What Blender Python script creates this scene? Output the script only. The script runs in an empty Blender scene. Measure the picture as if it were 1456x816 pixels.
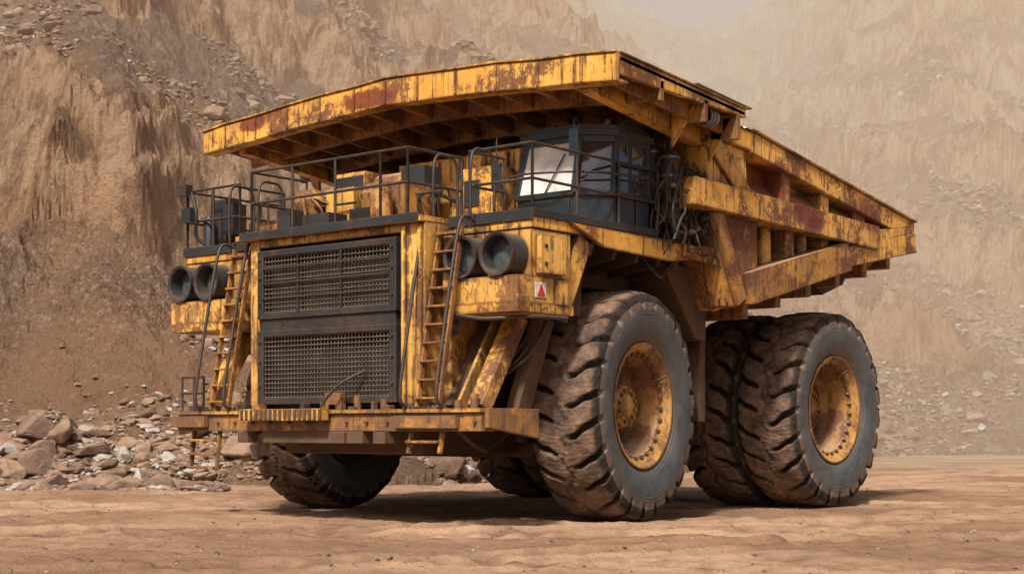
import bpy, math, random
import numpy as np
from mathutils import Vector, Matrix, noise
random.seed(4); np.random.seed(4)
scn=bpy.context.scene
scn.view_settings.view_transform='Standard'
scn.view_settings.look='None'
scn.view_settings.exposure=0
HV=1.43
CX,CY=16.83,-19.30
ANG=math.radians(39.5)
FX,FY=-math.sin(ANG),math.cos(ANG)
RX,RY=math.cos(ANG),math.sin(ANG)
def SD(s,d): return (CX+FX*d+RX*s, CY+FY*d+RY*s)

# ------------------------------------------------------------ materials
class G:
    def __init__(s,name):
        s.mat=bpy.data.materials.new(name); s.mat.use_nodes=True
        s.nt=s.mat.node_tree; s.N=s.nt.nodes; s.L=s.nt.links
        s.b=s.N['Principled BSDF']; s.out=s.N['Material Output']
    def put(s,sock,v):
        if isinstance(v,bpy.types.NodeSocket): s.L.new(v,sock)
        elif v is not None:
            if isinstance(v,(tuple,list)) and len(v)==3 and sock.type=='RGBA': v=(*v,1)
            sock.default_value=v
    def math(s,op,a,b=None,clamp=False):
        n=s.N.new('ShaderNodeMath'); n.operation=op; n.use_clamp=clamp
        s.put(n.inputs[0],a)
        if b is not None: s.put(n.inputs[1],b)
        return n.outputs[0]
    def mul(s,a,b): return s.math('MULTIPLY',a,b)
    def mix(s,f,a,b):
        n=s.N.new('ShaderNodeMix'); n.data_type='RGBA'
        s.put(n.inputs[0],f); s.put(n.inputs[6],a); s.put(n.inputs[7],b)
        return n.outputs[2]
    def ramp(s,v,lo,hi,a=0.0,b=1.0):
        n=s.N.new('ShaderNodeMapRange'); n.clamp=True; n.interpolation_type='SMOOTHSTEP'
        s.put(n.inputs[0],v); n.inputs[1].default_value=lo; n.inputs[2].default_value=hi
        n.inputs[3].default_value=a; n.inputs[4].default_value=b
        return n.outputs[0]
    def coord(s,kind='Object'): return s.N.new('ShaderNodeTexCoord').outputs[kind]
    def attr(s,name):
        n=s.N.new('ShaderNodeAttribute'); n.attribute_name=name; return n.outputs['Fac']
    def mapping(s,v,scale=(1,1,1),rot=(0,0,0),loc=(0,0,0)):
        n=s.N.new('ShaderNodeMapping'); s.put(n.inputs[0],v)
        n.inputs[1].default_value=loc; n.inputs[2].default_value=rot; n.inputs[3].default_value=scale
        return n.outputs[0]
    def noise(s,v,scale,detail=6,rough=.6,dist=0):
        n=s.N.new('ShaderNodeTexNoise'); s.put(n.inputs['Vector'],v)
        n.inputs['Scale'].default_value=scale; n.inputs['Detail'].default_value=detail
        n.inputs['Roughness'].default_value=rough; n.inputs['Distortion'].default_value=dist
        return n.outputs[0]
    def voro(s,v,scale,feat='F1',out='Distance',rnd=1):
        n=s.N.new('ShaderNodeTexVoronoi'); s.put(n.inputs['Vector'],v); n.feature=feat
        n.inputs['Scale'].default_value=scale; n.inputs['Randomness'].default_value=rnd
        return n.outputs[out]
    def sep(s,v):
        n=s.N.new('ShaderNodeSeparateXYZ'); s.put(n.inputs[0],v); return n.outputs
    def normal(s): return s.N.new('ShaderNodeNewGeometry').outputs['Normal']
    def bump(s,h,st=.3,dist=.02,nrm=None):
        n=s.N.new('ShaderNodeBump'); n.inputs['Strength'].default_value=st; n.inputs['Distance'].default_value=dist
        s.put(n.inputs['Height'],h)
        if nrm is not None: s.put(n.inputs['Normal'],nrm)
        s.L.new(n.outputs[0],s.b.inputs['Normal']); return n.outputs[0]
    def edge(s,r=.03):
        bv=s.N.new('ShaderNodeBevel'); bv.samples=3; bv.inputs['Radius'].default_value=r
        g=s.N.new('ShaderNodeNewGeometry')
        d=s.N.new('ShaderNodeVectorMath'); d.operation='DOT_PRODUCT'
        s.L.new(bv.outputs[0],d.inputs[0]); s.L.new(g.outputs['Normal'],d.inputs[1])
        return s.math('SUBTRACT',1.0,d.outputs['Value'])

RUST=(.055,.024,.014); DUST=(.44,.32,.22)
def weathered(name,a,b,rust=.5,streak=.6,dust=.35,rough=.55,red=False,edge=True,metal=0,muddy=True,cov=0.0,crev=True):
    g=G(name); o=g.coord('Object')
    fine=g.noise(o,11,7,.7)
    big=g.noise(o,1.1,8,.68,.4)
    mid=g.noise(o,3.3,7,.65,.3)
    tone=g.noise(o,.8,3,.5)
    st=g.noise(g.mapping(o,(9,9,.45)),1.3,6,.68,.25)
    z=g.sep(o)[2]
    col=g.mix(g.ramp(tone,.35,.65),a,b)
    col=g.mix(g.mul(g.ramp(fine,.47,.75),.35),col,tuple(x*.4 for x in a))
    col=g.mix(g.mul(g.ramp(mid,.56,.68),.5),col,(min(1,a[0]*1.12),a[1]*1.35,a[2]*2.2+.01))
    film=g.ramp(g.math('ADD',g.mul(big,.5),g.mul(mid,.5)),.465-cov*.5,.60-cov*.5)
    col=g.mix(g.mul(film,.5*min(1,streak*1.1)),col,(.15,.08,.034))
    sm=g.mul(g.ramp(st,.515,.605),g.ramp(mid,.38,.56))
    col=g.mix(g.mul(sm,streak),col,(.035,.019,.012))
    vr=g.voro(g.mapping(o,(1.6,1.6,.8)),2.1,'DISTANCE_TO_EDGE')
    col=g.mix(g.mul(g.mul(g.ramp(g.math('ADD',vr,g.mul(fine,.08)),.066,.048),g.ramp(big,.44,.54)),.75*streak),col,(.03,.016,.01))
    rm=g.mul(g.ramp(g.math('ADD',g.mul(big,.66),g.mul(fine,.34)),.53-cov,.575-cov),rust)
    col=g.mix(rm,col,g.mix(g.ramp(fine,.35,.65),RUST,(.21,.07,.028)))
    if edge:
        e=g.edge(.05)
        em=g.mul(g.ramp(e,.006,.06),g.ramp(g.math('ADD',g.mul(mid,.6),g.mul(fine,.4)),.38,.48))
        col=g.mix(g.mul(em,.9 if crev else .35),col,g.mix(g.ramp(fine,.4,.6),(.035,.02,.013),(.14,.055,.026)))
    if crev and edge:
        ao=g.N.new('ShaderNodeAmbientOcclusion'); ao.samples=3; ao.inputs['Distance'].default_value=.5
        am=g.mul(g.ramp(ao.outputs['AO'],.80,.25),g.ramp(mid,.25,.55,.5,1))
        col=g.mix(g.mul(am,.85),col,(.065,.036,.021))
    if red:
        for c,sc in (((-.33,-2.06,6.70),(1.1,.6,4.0)),((3.95,4.25,5.15),(.6,1.2,2.8)),((3.75,3.3,5.6),(.8,1.4,1.7)),((3.9,1.9,4.0),(.9,2.0,1.5)),((3.7,6.6,5.4),(.9,1.2,2.3)),((-3.2,-2.06,6.7),(1.6,.6,4.6))):
            v=g.mapping(o,sc,loc=tuple(-c[i]*sc[i] for i in range(3)))
            n=g.N.new('ShaderNodeVectorMath'); n.operation='LENGTH'; g.put(n.inputs[0],v)
            m=g.ramp(g.math('ADD',n.outputs['Value'],g.mul(g.math('ADD',mid,g.mul(fine,.6)),1.3)),1.85,1.58)
            col=g.mix(g.mul(m,.88),col,g.mix(g.ramp(fine,.4,.6),(.17,.015,.010),(.075,.016,.012)))
    nz=g.sep(g.normal())[2]
    dm=g.mul(g.ramp(nz,.55,.9),g.ramp(mid,.25,.55))
    col=g.mix(g.mul(dm,min(1,dust*2)),col,DUST)
    if muddy:
        low=g.mul(g.ramp(z,3.8,1.2),g.ramp(mid,.3,.6))
        col=g.mix(g.mul(low,min(.85,dust*2.1)),col,(.15,.085,.05))
    col=g.mix(g.mul(g.ramp(big,.3,.6),dust*.3),col,(.26,.16,.09))
    g.put(g.b.inputs['Base Color'],col)
    g.put(g.b.inputs['Roughness'],g.math('ADD',g.mul(fine,.25),g.math('ADD',g.mul(rm,.25),rough-.12)))
    g.b.inputs['Metallic'].default_value=metal
    h=g.math('ADD',g.mul(fine,.5),g.math('ADD',g.mul(tone,2.0),g.mul(rm,-.8)))
    g.bump(h,.4,.014)
    return g.mat
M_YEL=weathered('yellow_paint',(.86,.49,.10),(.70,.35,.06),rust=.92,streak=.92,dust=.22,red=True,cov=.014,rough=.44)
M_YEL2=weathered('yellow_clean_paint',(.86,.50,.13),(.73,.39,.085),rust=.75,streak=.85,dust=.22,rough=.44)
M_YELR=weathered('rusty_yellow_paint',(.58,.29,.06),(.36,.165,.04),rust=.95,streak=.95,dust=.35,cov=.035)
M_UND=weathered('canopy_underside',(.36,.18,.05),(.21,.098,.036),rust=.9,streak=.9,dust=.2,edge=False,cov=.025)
M_DRK=weathered('dark_steel',(.016,.020,.024),(.022,.029,.034),rust=.15,streak=.1,dust=.09,rough=.5,crev=False)
M_CAB=weathered('cab_paint',(.013,.024,.034),(.020,.033,.044),rust=.05,streak=.04,dust=.05,rough=.30,crev=False,muddy=False)
M_MUD=weathered('muddy_steel',(.055,.034,.023),(.09,.053,.034),rust=.4,streak=.5,dust=.2,rough=.8,edge=False)
M_LAD=weathered('ladder_paint',(.50,.24,.05),(.28,.125,.035),rust=.8,streak=.7,dust=.3,edge=False,cov=.03)
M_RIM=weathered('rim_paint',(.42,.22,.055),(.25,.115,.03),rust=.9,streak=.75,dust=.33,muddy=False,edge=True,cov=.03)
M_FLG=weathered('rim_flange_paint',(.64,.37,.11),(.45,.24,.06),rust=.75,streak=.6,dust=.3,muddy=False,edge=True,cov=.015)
def simple(name,c,r=.5,metal=0,var=.4,sc=8):
    g=G(name); n=g.noise(g.coord(),sc,6,.6)
    g.put(g.b.inputs['Base Color'],g.mix(g.ramp(n,.35,.7),c,tuple(min(1,x*(1+var)+.01) for x in c)))
    g.b.inputs['Roughness'].default_value=r; g.b.inputs['Metallic'].default_value=metal
    g.bump(n,.2,.01); return g.mat
M_BLK=simple('black_rubber_hose',(.013,.013,.014),.55)
M_MESH=simple('grille_wire',(.085,.068,.054),.6,.1,.6,3)
M_CORE=simple('radiator_core',(.018,.014,.012),.9,0,.8,2)
M_CHR=simple('worn_bare_metal',(.20,.19,.18),.5,.5)
M_RED=simple('red_decal',(.45,.03,.02),.5)
M_WHT=simple('white_decal',(.6,.57,.52),.5)
M_SEAT=simple('seat_fabric',(.02,.02,.022),.8)
def glass(name,dust_glare_col,dust):  # overlay colour and amount: dust on side glass, painted reflection on windshield
    g=G(name); o=g.coord(); n=g.noise(o,2.3,7,.65)
    tr=g.N.new('ShaderNodeBsdfTransparent'); tr.inputs[0].default_value=(.36,.42,.45,1)
    gl=g.N.new('ShaderNodeBsdfGlossy'); gl.inputs['Roughness'].default_value=.06; gl.inputs[0].default_value=(.9,.95,1,1)
    fr=g.N.new('ShaderNodeFresnel'); fr.inputs[0].default_value=1.7
    m=g.N.new('ShaderNodeMixShader'); g.L.new(g.math('ADD',fr.outputs[0],.10,True),m.inputs[0]); g.L.new(tr.outputs[0],m.inputs[1]); g.L.new(gl.outputs[0],m.inputs[2])
    df=g.N.new('ShaderNodeBsdfDiffuse'); df.inputs[0].default_value=(*dust_glare_col,1)
    m2=g.N.new('ShaderNodeMixShader'); g.L.new(g.ramp(n,.3,.7,dust*.55,dust),m2.inputs[0]); g.L.new(m.outputs[0],m2.inputs[1]); g.L.new(df.outputs[0],m2.inputs[2])  # dust = overlay amount; on the windshield it is the painted reflection
    g.L.new(m2.outputs[0],g.out.inputs[0]); return g.mat
M_GLS=glass('cab_glass',(.3,.28,.25),.15)
M_WSH=glass('painted_reflection_windshield',(.80,.81,.81),.95)  # pale overlay paints the white sky reflection into the glass colour
M_LENS=simple('lamp_lens',(.07,.09,.10),.12,.2)

def tyre_mats():
    g=G('tread_rubber'); o=g.coord(); x,y,z=g.sep(o)
    r=g.math('SQRT',g.math('ADD',g.mul(y,y),g.mul(z,z)))
    n=g.noise(o,3,8,.7); f=g.noise(o,18,7,.75)
    c=g.mix(g.ramp(n,.35,.65),(.08,.052,.039),(.25,.16,.112))
    c=g.mix(g.mul(g.ramp(f,.5,.68),.6),c,(.035,.026,.022))
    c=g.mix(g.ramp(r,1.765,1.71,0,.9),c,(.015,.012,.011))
    g.put(g.b.inputs['Base Color'],c); g.b.inputs['Roughness'].default_value=.85
    h=g.math('ADD',g.mul(f,.6),g.mul(g.voro(g.mapping(o,(3,7,7)),2.2),.5)); g.bump(h,.8,.04); t=g.mat
    g=G('sidewall_rubber'); o=g.coord(); x,y,z=g.sep(o)
    r=g.math('SQRT',g.math('ADD',g.mul(y,y),g.mul(z,z)))
    n=g.noise(o,1.6,8,.7,.5); f=g.noise(o,16,7,.7)
    c=g.mix(g.ramp(n,.35,.65),(.046,.057,.066),(.095,.105,.112))
    c=g.mix(g.mul(g.ramp(f,.5,.75),.5),c,(.17,.145,.12))
    c=g.mix(g.mul(g.ramp(g.noise(o,5,8,.7,.8),.55,.68),.5),c,(.016,.019,.022))
    c=g.mix(g.mul(g.ramp(r,1.38,1.62),g.ramp(n,.25,.6,.35,.85)),c,(.18,.12,.085))
    c=g.mix(g.mul(g.ramp(r,1.16,.98),.6),c,(.14,.10,.075))
    c=g.mix(g.mul(g.ramp(g.noise(o,2.6,8,.75,.6),.52,.66),.35),c,(.17,.125,.095))
    g.put(g.b.inputs['Base Color'],c); g.b.inputs['Roughness'].default_value=.5
    ring=g.math('SINE',g.mul(r,120)); rm=g.mul(g.ramp(r,1.36,1.4),g.ramp(r,1.5,1.46))
    rm2=g.mul(g.ramp(r,1.04,1.06),g.ramp(r,1.14,1.1))
    h=g.math('ADD',g.mul(g.mul(ring,g.math('ADD',rm,rm2)),.35),g.mul(f,.35)); g.bump(h,.5,.015)
    return t,g.mat
M_TRD,M_SID=tyre_mats()

# ------------------------------------------------------------ mesh builder
truck=bpy.data.objects.new('mining_dump_truck',None); scn.collection.objects.link(truck)
class Part:
    def __init__(s,name,*mats):
        s.name=name; s.mats=mats; s.v=[]; s.f=[]; s.mi=[]; s.sm=[]; s.cur=0
    def add(s,vs,fs,smooth=False):
        o=len(s.v); s.v+= [tuple(v) for v in vs]
        for f in fs: s.f.append([i+o for i in f]); s.mi.append(s.cur); s.sm.append(smooth)
    def m(s,i): s.cur=i; return s
    def prism(s,pts,vec):
        n=len(pts); pts=[Vector(p) for p in pts]; vec=Vector(vec)
        nrm=Vector((0,0,0))
        for i in range(n):
            a=pts[i]-pts[0]; b=pts[(i+1)%n]-pts[0]; nrm+=a.cross(b)
        if nrm.dot(vec)>0: pts=pts[::-1]
        vs=pts+[p+vec for p in pts]
        fs=[list(range(n)),list(range(2*n-1,n-1,-1))]+[[ (i+1)%n,i,i+n,(i+1)%n+n] for i in range(n)]
        s.add(vs,fs)
    def box(s,x0,x1,y0,y1,z0,z1):
        x0,x1=sorted((x0,x1)); y0,y1=sorted((y0,y1)); z0,z1=sorted((z0,z1))
        s.prism([(x0,y0,z0),(x1,y0,z0),(x1,y1,z0),(x0,y1,z0)],(0,0,z1-z0))
    def beam(s,p,q,w,h,up=(0,0,1)):
        p=Vector(p);q=Vector(q);d=(q-p); up=Vector(up)
        if abs(d.normalized().dot(up))>.98: up=Vector((0,1,0))
        a=d.cross(up).normalized()*w/2; b=a.cross(d).normalized()*h/2
        s.prism([p-a-b,p+a-b,p+a+b,p-a+b],d)
    def tube(s,p,q,r,r2=None,seg=12,caps=True):
        p=Vector(p);q=Vector(q);d=q-p; r2=r if r2 is None else r2
        u=Vector((0,0,1)) if abs(d.normalized().z)<.9 else Vector((1,0,0))
        a=d.cross(u).normalized(); b=d.cross(a).normalized()
        vs=[];n=seg
        for (c,rr) in ((p,r),(q,r2)):
            for i in range(n):
                t=2*math.pi*i/n; vs.append(c+a*math.cos(t)*rr+b*math.sin(t)*rr)
        s.add(vs,[[(i+1)%n,i,i+n,(i+1)%n+n][::-1] for i in range(n)],True)
        if caps: s.add(vs,[list(range(n)),list(range(2*n-1,n-1,-1))])
    def sweep(s,pts,r,seg=8,smooth_path=True):
        pts=[Vector(p) for p in pts]
        if smooth_path and len(pts)>2:
            P=[pts[0]]+pts+[pts[-1]]; out=[]
            for i in range(1,len(P)-2):
                for k in range(6):
                    t=k/6; a,b,c,d=P[i-1],P[i],P[i+1],P[i+2]
                    out.append(.5*((2*b)+(c-a)*t+(2*a-5*b+4*c-d)*t*t+(3*b-a-3*c+d)*t**3))
            out.append(pts[-1]); pts=out
        n=len(pts); vs=[]; ref=Vector((.31,.22,.92))
        for i,p in enumerate(pts):
            d=(pts[min(i+1,n-1)]-pts[max(i-1,0)]).normalized()
            a=d.cross(ref).normalized(); b=d.cross(a)
            for k in range(seg):
                t=2*math.pi*k/seg; vs.append(p+(a*math.cos(t)+b*math.sin(t))*r)
        fs=[]
        for i in range(n-1):
            for k in range(seg):
                fs.append([i*seg+k,i*seg+(k+1)%seg,(i+1)*seg+(k+1)%seg,(i+1)*seg+k])
        s.add(vs,fs,True)
    def lathe(s,prof,c=(0,0,0),seg=64,smooth=True,axis='x'):
        vs=[];n=len(prof)
        for i in range(seg):
            t=2*math.pi*i/seg
            for (x,r) in prof:
                if axis=='x': vs.append((c[0]+x,c[1]+r*math.cos(t),c[2]+r*math.sin(t)))
                elif axis=='y': vs.append((c[0]+r*math.cos(t),c[1]+x,c[2]+r*math.sin(t)))
                else: vs.append((c[0]+r*math.cos(t),c[1]+r*math.sin(t),c[2]+x))
        fs=[]
        for i in range(seg):
            j=(i+1)%seg
            for k in range(n-1): fs.append([i*n+k,i*n+k+1,j*n+k+1,j*n+k])
        s.add(vs,fs,smooth)
    def done(s,bevel=.012,parent=truck,loc=None,rot=None,mesh=False):
        me=bpy.data.meshes.new(s.name); me.from_pydata(s.v,[],s.f)
        for m in s.mats: me.materials.append(m)
        me.polygons.foreach_set('material_index',s.mi); me.polygons.foreach_set('use_smooth',s.sm); me.update()
        if mesh: return me
        o=bpy.data.objects.new(s.name,me); scn.collection.objects.link(o)
        if parent: o.parent=parent
        if loc: o.location=loc
        if bevel:
            b=o.modifiers.new('bev','BEVEL'); b.width=bevel; b.segments=2; b.limit_method='ANGLE'; b.angle_limit=math.radians(50)
        return o

# ------------------------------------------------------------ tyres
def tyre_mesh():
    half=[(.40,.93),(.47,.99),(.55,1.12),(.592,1.28),(.600,1.42),(.590,1.55),(.575,1.65),(.545,1.72),(.48,1.765),(.36,1.785),(.2,1.796),(0,1.80)]
    h=np.array(half); seg=np.r_[0,np.cumsum(np.hypot(*np.diff(h,axis=0).T))]
    t=np.linspace(0,seg[-1],34); hx=np.interp(t,seg,h[:,0]); hr=np.interp(t,seg,h[:,1])
    px=np.r_[hx,-hx[-2::-1]]; pr=np.r_[hr,hr[-2::-1]]
    NT=792; LUG=24; th=np.arange(NT)/NT*2*np.pi
    T,X=np.meshgrid(th,px,indexing='ij'); R=np.meshgrid(th,pr,indexing='ij')[1].copy(); 
    ax=np.abs(X)/.6
    rad=R.copy()
    ph=LUG*T/(2*np.pi)+.62*ax**1.5+.5*(X>0)+.05*np.sin(T*11)+.03*np.sin(X*21)
    fr=np.abs((ph%1)-.5)
    w=np.interp(ax,[0,.3,1],[.06,.085,.13])
    g=np.clip((w-fr)/.035+.5,0,1); g=g*g*(3-2*g)
    reg=np.clip((ax-.16)/.12,0,1)*np.clip((rad-1.50)/.10,0,1)
    dep=g*reg
    cz=np.clip((.03-np.abs(X-.05*np.sin(LUG*T*1)))/.02,0,1)*.04
    R2=R-.14*dep*np.clip((rad-1.55)/.15,.35,1)-cz
    X2=X*(1-.10*dep*(ax>.7))
    nz=np.zeros_like(R)
    for i in range(NT):
        for j in range(len(px)):
            if rad[i,j]>1.45:
                nz[i,j]=noise.fractal(Vector((X[i,j]*4,math.cos(T[i,j])*rad[i,j]*4,math.sin(T[i,j])*rad[i,j]*4)),1,2,3)
    R2+=nz*.017*(rad>1.45); X2+=nz*.012*np.sign(X)*(rad>1.45)*(ax>.7)
    V=np.stack([X2,R2*np.cos(T),R2*np.sin(T)],-1).reshape(-1,3)
    n=len(px); I,J=np.meshgrid(np.arange(NT),np.arange(n-1),indexing='ij')
    I2=(I+1)%NT
    F=np.stack([I*n+J,I2*n+J,I2*n+J+1,I*n+J+1],-1).reshape(-1,4)
    me=bpy.data.meshes.new('tire'); me.from_pydata(V.tolist(),[],F.tolist())
    me.materials.append(M_TRD); me.materials.append(M_SID)
    mr=(pr[:-1]+pr[1:])/2; mi=(np.tile(mr,NT)<1.60).astype(int)
    me.polygons.foreach_set('material_index',mi.astype(np.int32)); me.polygons.foreach_set('use_smooth',np.ones(len(F),bool)); me.update()
    return me
TY=tyre_mesh()
def rim_mesh(front):
    p=Part('rim',M_RIM,M_DRK,M_YEL2,M_FLG)
    p.m(3).lathe([(.37,.90),(.47,.985),(.50,.985),(.505,.965),(.49,.935),(.46,.92),(.455,.90),(.43,.885),(.43,.865),(.36,.85),(.355,.80)],seg=96)
    p.m(0).lathe([(.355,.80),(.28,.79),(.26,.765),(.0,.73),(-.10,.71),(-.10,.67),(-.14,.64)],seg=96)
    if front:
        p.lathe([(-.14,.64),(-.20,.60),(-.20,.46),(-.08,.45),(-.06,.44),(-.06,.40),(-.10,.38)],seg=64)
        p.m(2).lathe([(-.10,.40),(.02,.36),(.14,.33),(.18,.30),(.18,.18),(.22,.17),(.22,0)],seg=48)
        for i in range(20):
            a=2*math.pi*i/20; p.tube((-.20,.53*math.cos(a),.53*math.sin(a)),(-.12,.53*math.cos(a),.53*math.sin(a)),.03,seg=6)
        for i in range(12):
            a=2*math.pi*i/12; p.tube((.17,.25*math.cos(a),.25*math.sin(a)),(.23,.25*math.cos(a),.25*math.sin(a)),.028,seg=6)
        for i in range(8):
            a=2*math.pi*i/8; p.beam((.05,.36*math.cos(a),.36*math.sin(a)),(-.16,.48*math.cos(a),.48*math.sin(a)),.04,.06)
    else:
        p.lathe([(-.14,.64),(-.30,.62),(-.32,.50),(-.32,.42),(-.12,.40),(-.02,.38),(.0,.35),(.0,.12),(.04,.1),(.04,0)],seg=64)
        for i in range(24):
            a=2*math.pi*i/24; p.tube((-.32,.55*math.cos(a),.55*math.sin(a)),(-.24,.55*math.cos(a),.55*math.sin(a)),.028,seg=6)
        for i in range(16):
            a=2*math.pi*i/16; p.tube((-.02,.29*math.cos(a),.29*math.sin(a)),(.05,.29*math.cos(a),.29*math.sin(a)),.026,seg=6)
    p.m(0)
    for i in range(28):
        a=2*math.pi*(i+.5)/28; c,s_=math.cos(a),math.sin(a)
        p.beam((.345,.81*c,.81*s_),(.385,.81*c,.81*s_),.05,.07)
        p.tube((.38,.815*c,.815*s_),(.41,.815*c,.815*s_),.016,seg=6)
    p.sweep([(.30,.70,.2),(.42,.78,.22),(.50,.86,.24)],.012,6)
    p.m(1)
    p.lathe([(-.37,.90),(-.47,.975),(-.50,.97),(-.47,.90),(-.34,.84),(-.36,.6),(-.36,0)],seg=64)
    p.lathe([(-.38,.62),(-.44,.60),(-.46,.3),(-.46,0)],seg=32)
    return p.done(mesh=True)
RF,RR=rim_mesh(True),rim_mesh(False)
def wheel(name,x,y,side,steer,rim,spin,z=1.79):
    e=bpy.data.objects.new(name,None); scn.collection.objects.link(e); e.parent=truck
    e.location=(x,y,z); e.rotation_euler=(0,0,steer+(0 if side>0 else math.pi))
    for nm,me in (('tire',TY),('rim',rim)):
        o=bpy.data.objects.new(name+'_'+nm,me); scn.collection.objects.link(o); o.parent=e; o.rotation_euler=(spin,0,0)
ST=math.radians(7.5)
wheel('front_wheel_driver',3.03,0,1,ST,RF,.3)
wheel('front_wheel_offside',-3.40,0,-1,ST,RF,1.1)
wheel('rear_wheel_outer_driver',3.27,5.87,1,0,RR,.7)
wheel('rear_wheel_inner_driver',1.98,5.87,-1,0,RR,.15)
wheel('rear_wheel_outer_offside',-3.27,5.87,-1,0,RR,.5)
wheel('rear_wheel_inner_offside',-1.98,5.87,1,0,RR,.9)

# ------------------------------------------------------------ canopy
def ztop(x): return 6.97-.27*(abs(x)/4.5)**1.35
YC=-2.06
p=Part('canopy',M_YEL,M_UND,M_YEL2,M_CHR)
xs=[-4.5,-3.9,-3.1,-2.3,-1.5,-.7,0,.7,1.5,2.3,3.1,3.9,4.5]
def dent(x,k): return .012*math.sin(x*3.1+k)+.008*math.sin(x*7.7+2*k)
for a,b in zip(xs[:-1],xs[1:]):
    za,zb=ztop(a)+dent(a,1),ztop(b)+dent(b,1)
    la,lb=ztop(a)-.40+dent(a,2),ztop(b)-.40+dent(b,2)
    p.m(0).prism([(a,YC,la),(b,YC,lb),(b,YC,zb),(a,YC,za)],(0,.09,0))
    p.m(2).prism([(a,YC-.03,za+.002),(b,YC-.03,zb+.002),(b,YC-.03,zb+.035),(a,YC-.03,za+.035)],(0,.32,0))
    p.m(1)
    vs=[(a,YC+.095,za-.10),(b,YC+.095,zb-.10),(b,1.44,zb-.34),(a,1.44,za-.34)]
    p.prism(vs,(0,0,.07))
for x in xs[1:-1]:
    p.m(0).box(x-.02,x+.02,YC-.022,YC-.001,ztop(x)-.38,ztop(x)-.02)
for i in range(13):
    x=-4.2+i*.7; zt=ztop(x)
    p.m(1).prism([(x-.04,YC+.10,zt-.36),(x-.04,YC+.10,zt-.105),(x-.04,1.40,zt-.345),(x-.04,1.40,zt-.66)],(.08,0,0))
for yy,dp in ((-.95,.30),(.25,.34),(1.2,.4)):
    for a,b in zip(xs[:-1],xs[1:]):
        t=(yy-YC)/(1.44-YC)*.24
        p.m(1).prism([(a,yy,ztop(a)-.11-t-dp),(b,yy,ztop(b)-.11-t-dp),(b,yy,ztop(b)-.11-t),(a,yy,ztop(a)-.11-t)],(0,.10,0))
for a,b in zip(xs[:-1],xs[1:]):
    p.m(0).prism([(a,YC+.0901,ztop(a)-.40),(b,YC+.0901,ztop(b)-.40),(b,YC+.0901,ztop(b)-.35),(a,YC+.0901,ztop(a)-.35)],(0,.22,0))
for sd in (-1,1):
    x=sd*4.5; z0=ztop(4.5)
    p.m(0).prism([(x,YC+.1,z0-.30),(x,YC+.1,z0+.01),(x,1.46,z0-.23),(x,1.46,z0-.36)],(-sd*.08,0,0))
    p.m(2).prism([(x+sd*.02,YC+.1,z0+.012),(x+sd*.02,1.5,z0-.228),(x+sd*.02,1.5,z0-.198),(x+sd*.02,YC+.1,z0+.042)],(-sd*.3,0,0))
    p.m(3).prism([(x+sd*.03,0,z0-.085),(x+sd*.03,1.62,z0-.208),(x+sd*.03,1.62,z0-.185),(x+sd*.03,0,z0-.055)],(-sd*.42,0,0))
    p.m(0).prism([(sd*3.9,YC+.3,z0-.42),(sd*3.9,YC+.3,z0-.14),(sd*3.9,1.3,z0-.36),(sd*3.9,1.3,z0-.80)],(-sd*.22,0,0))
    p.prism([(sd*4.35,.2,z0-.36),(sd*3.92,.2,z0-.95),(sd*3.92,.2,z0-.36)],(0,.06,0))
    p.prism([(sd*4.40,1.2,z0-.38),(sd*3.92,1.2,z0-1.1),(sd*3.92,1.2,z0-.38)],(0,.06,0))
p.done(.012)

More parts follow.
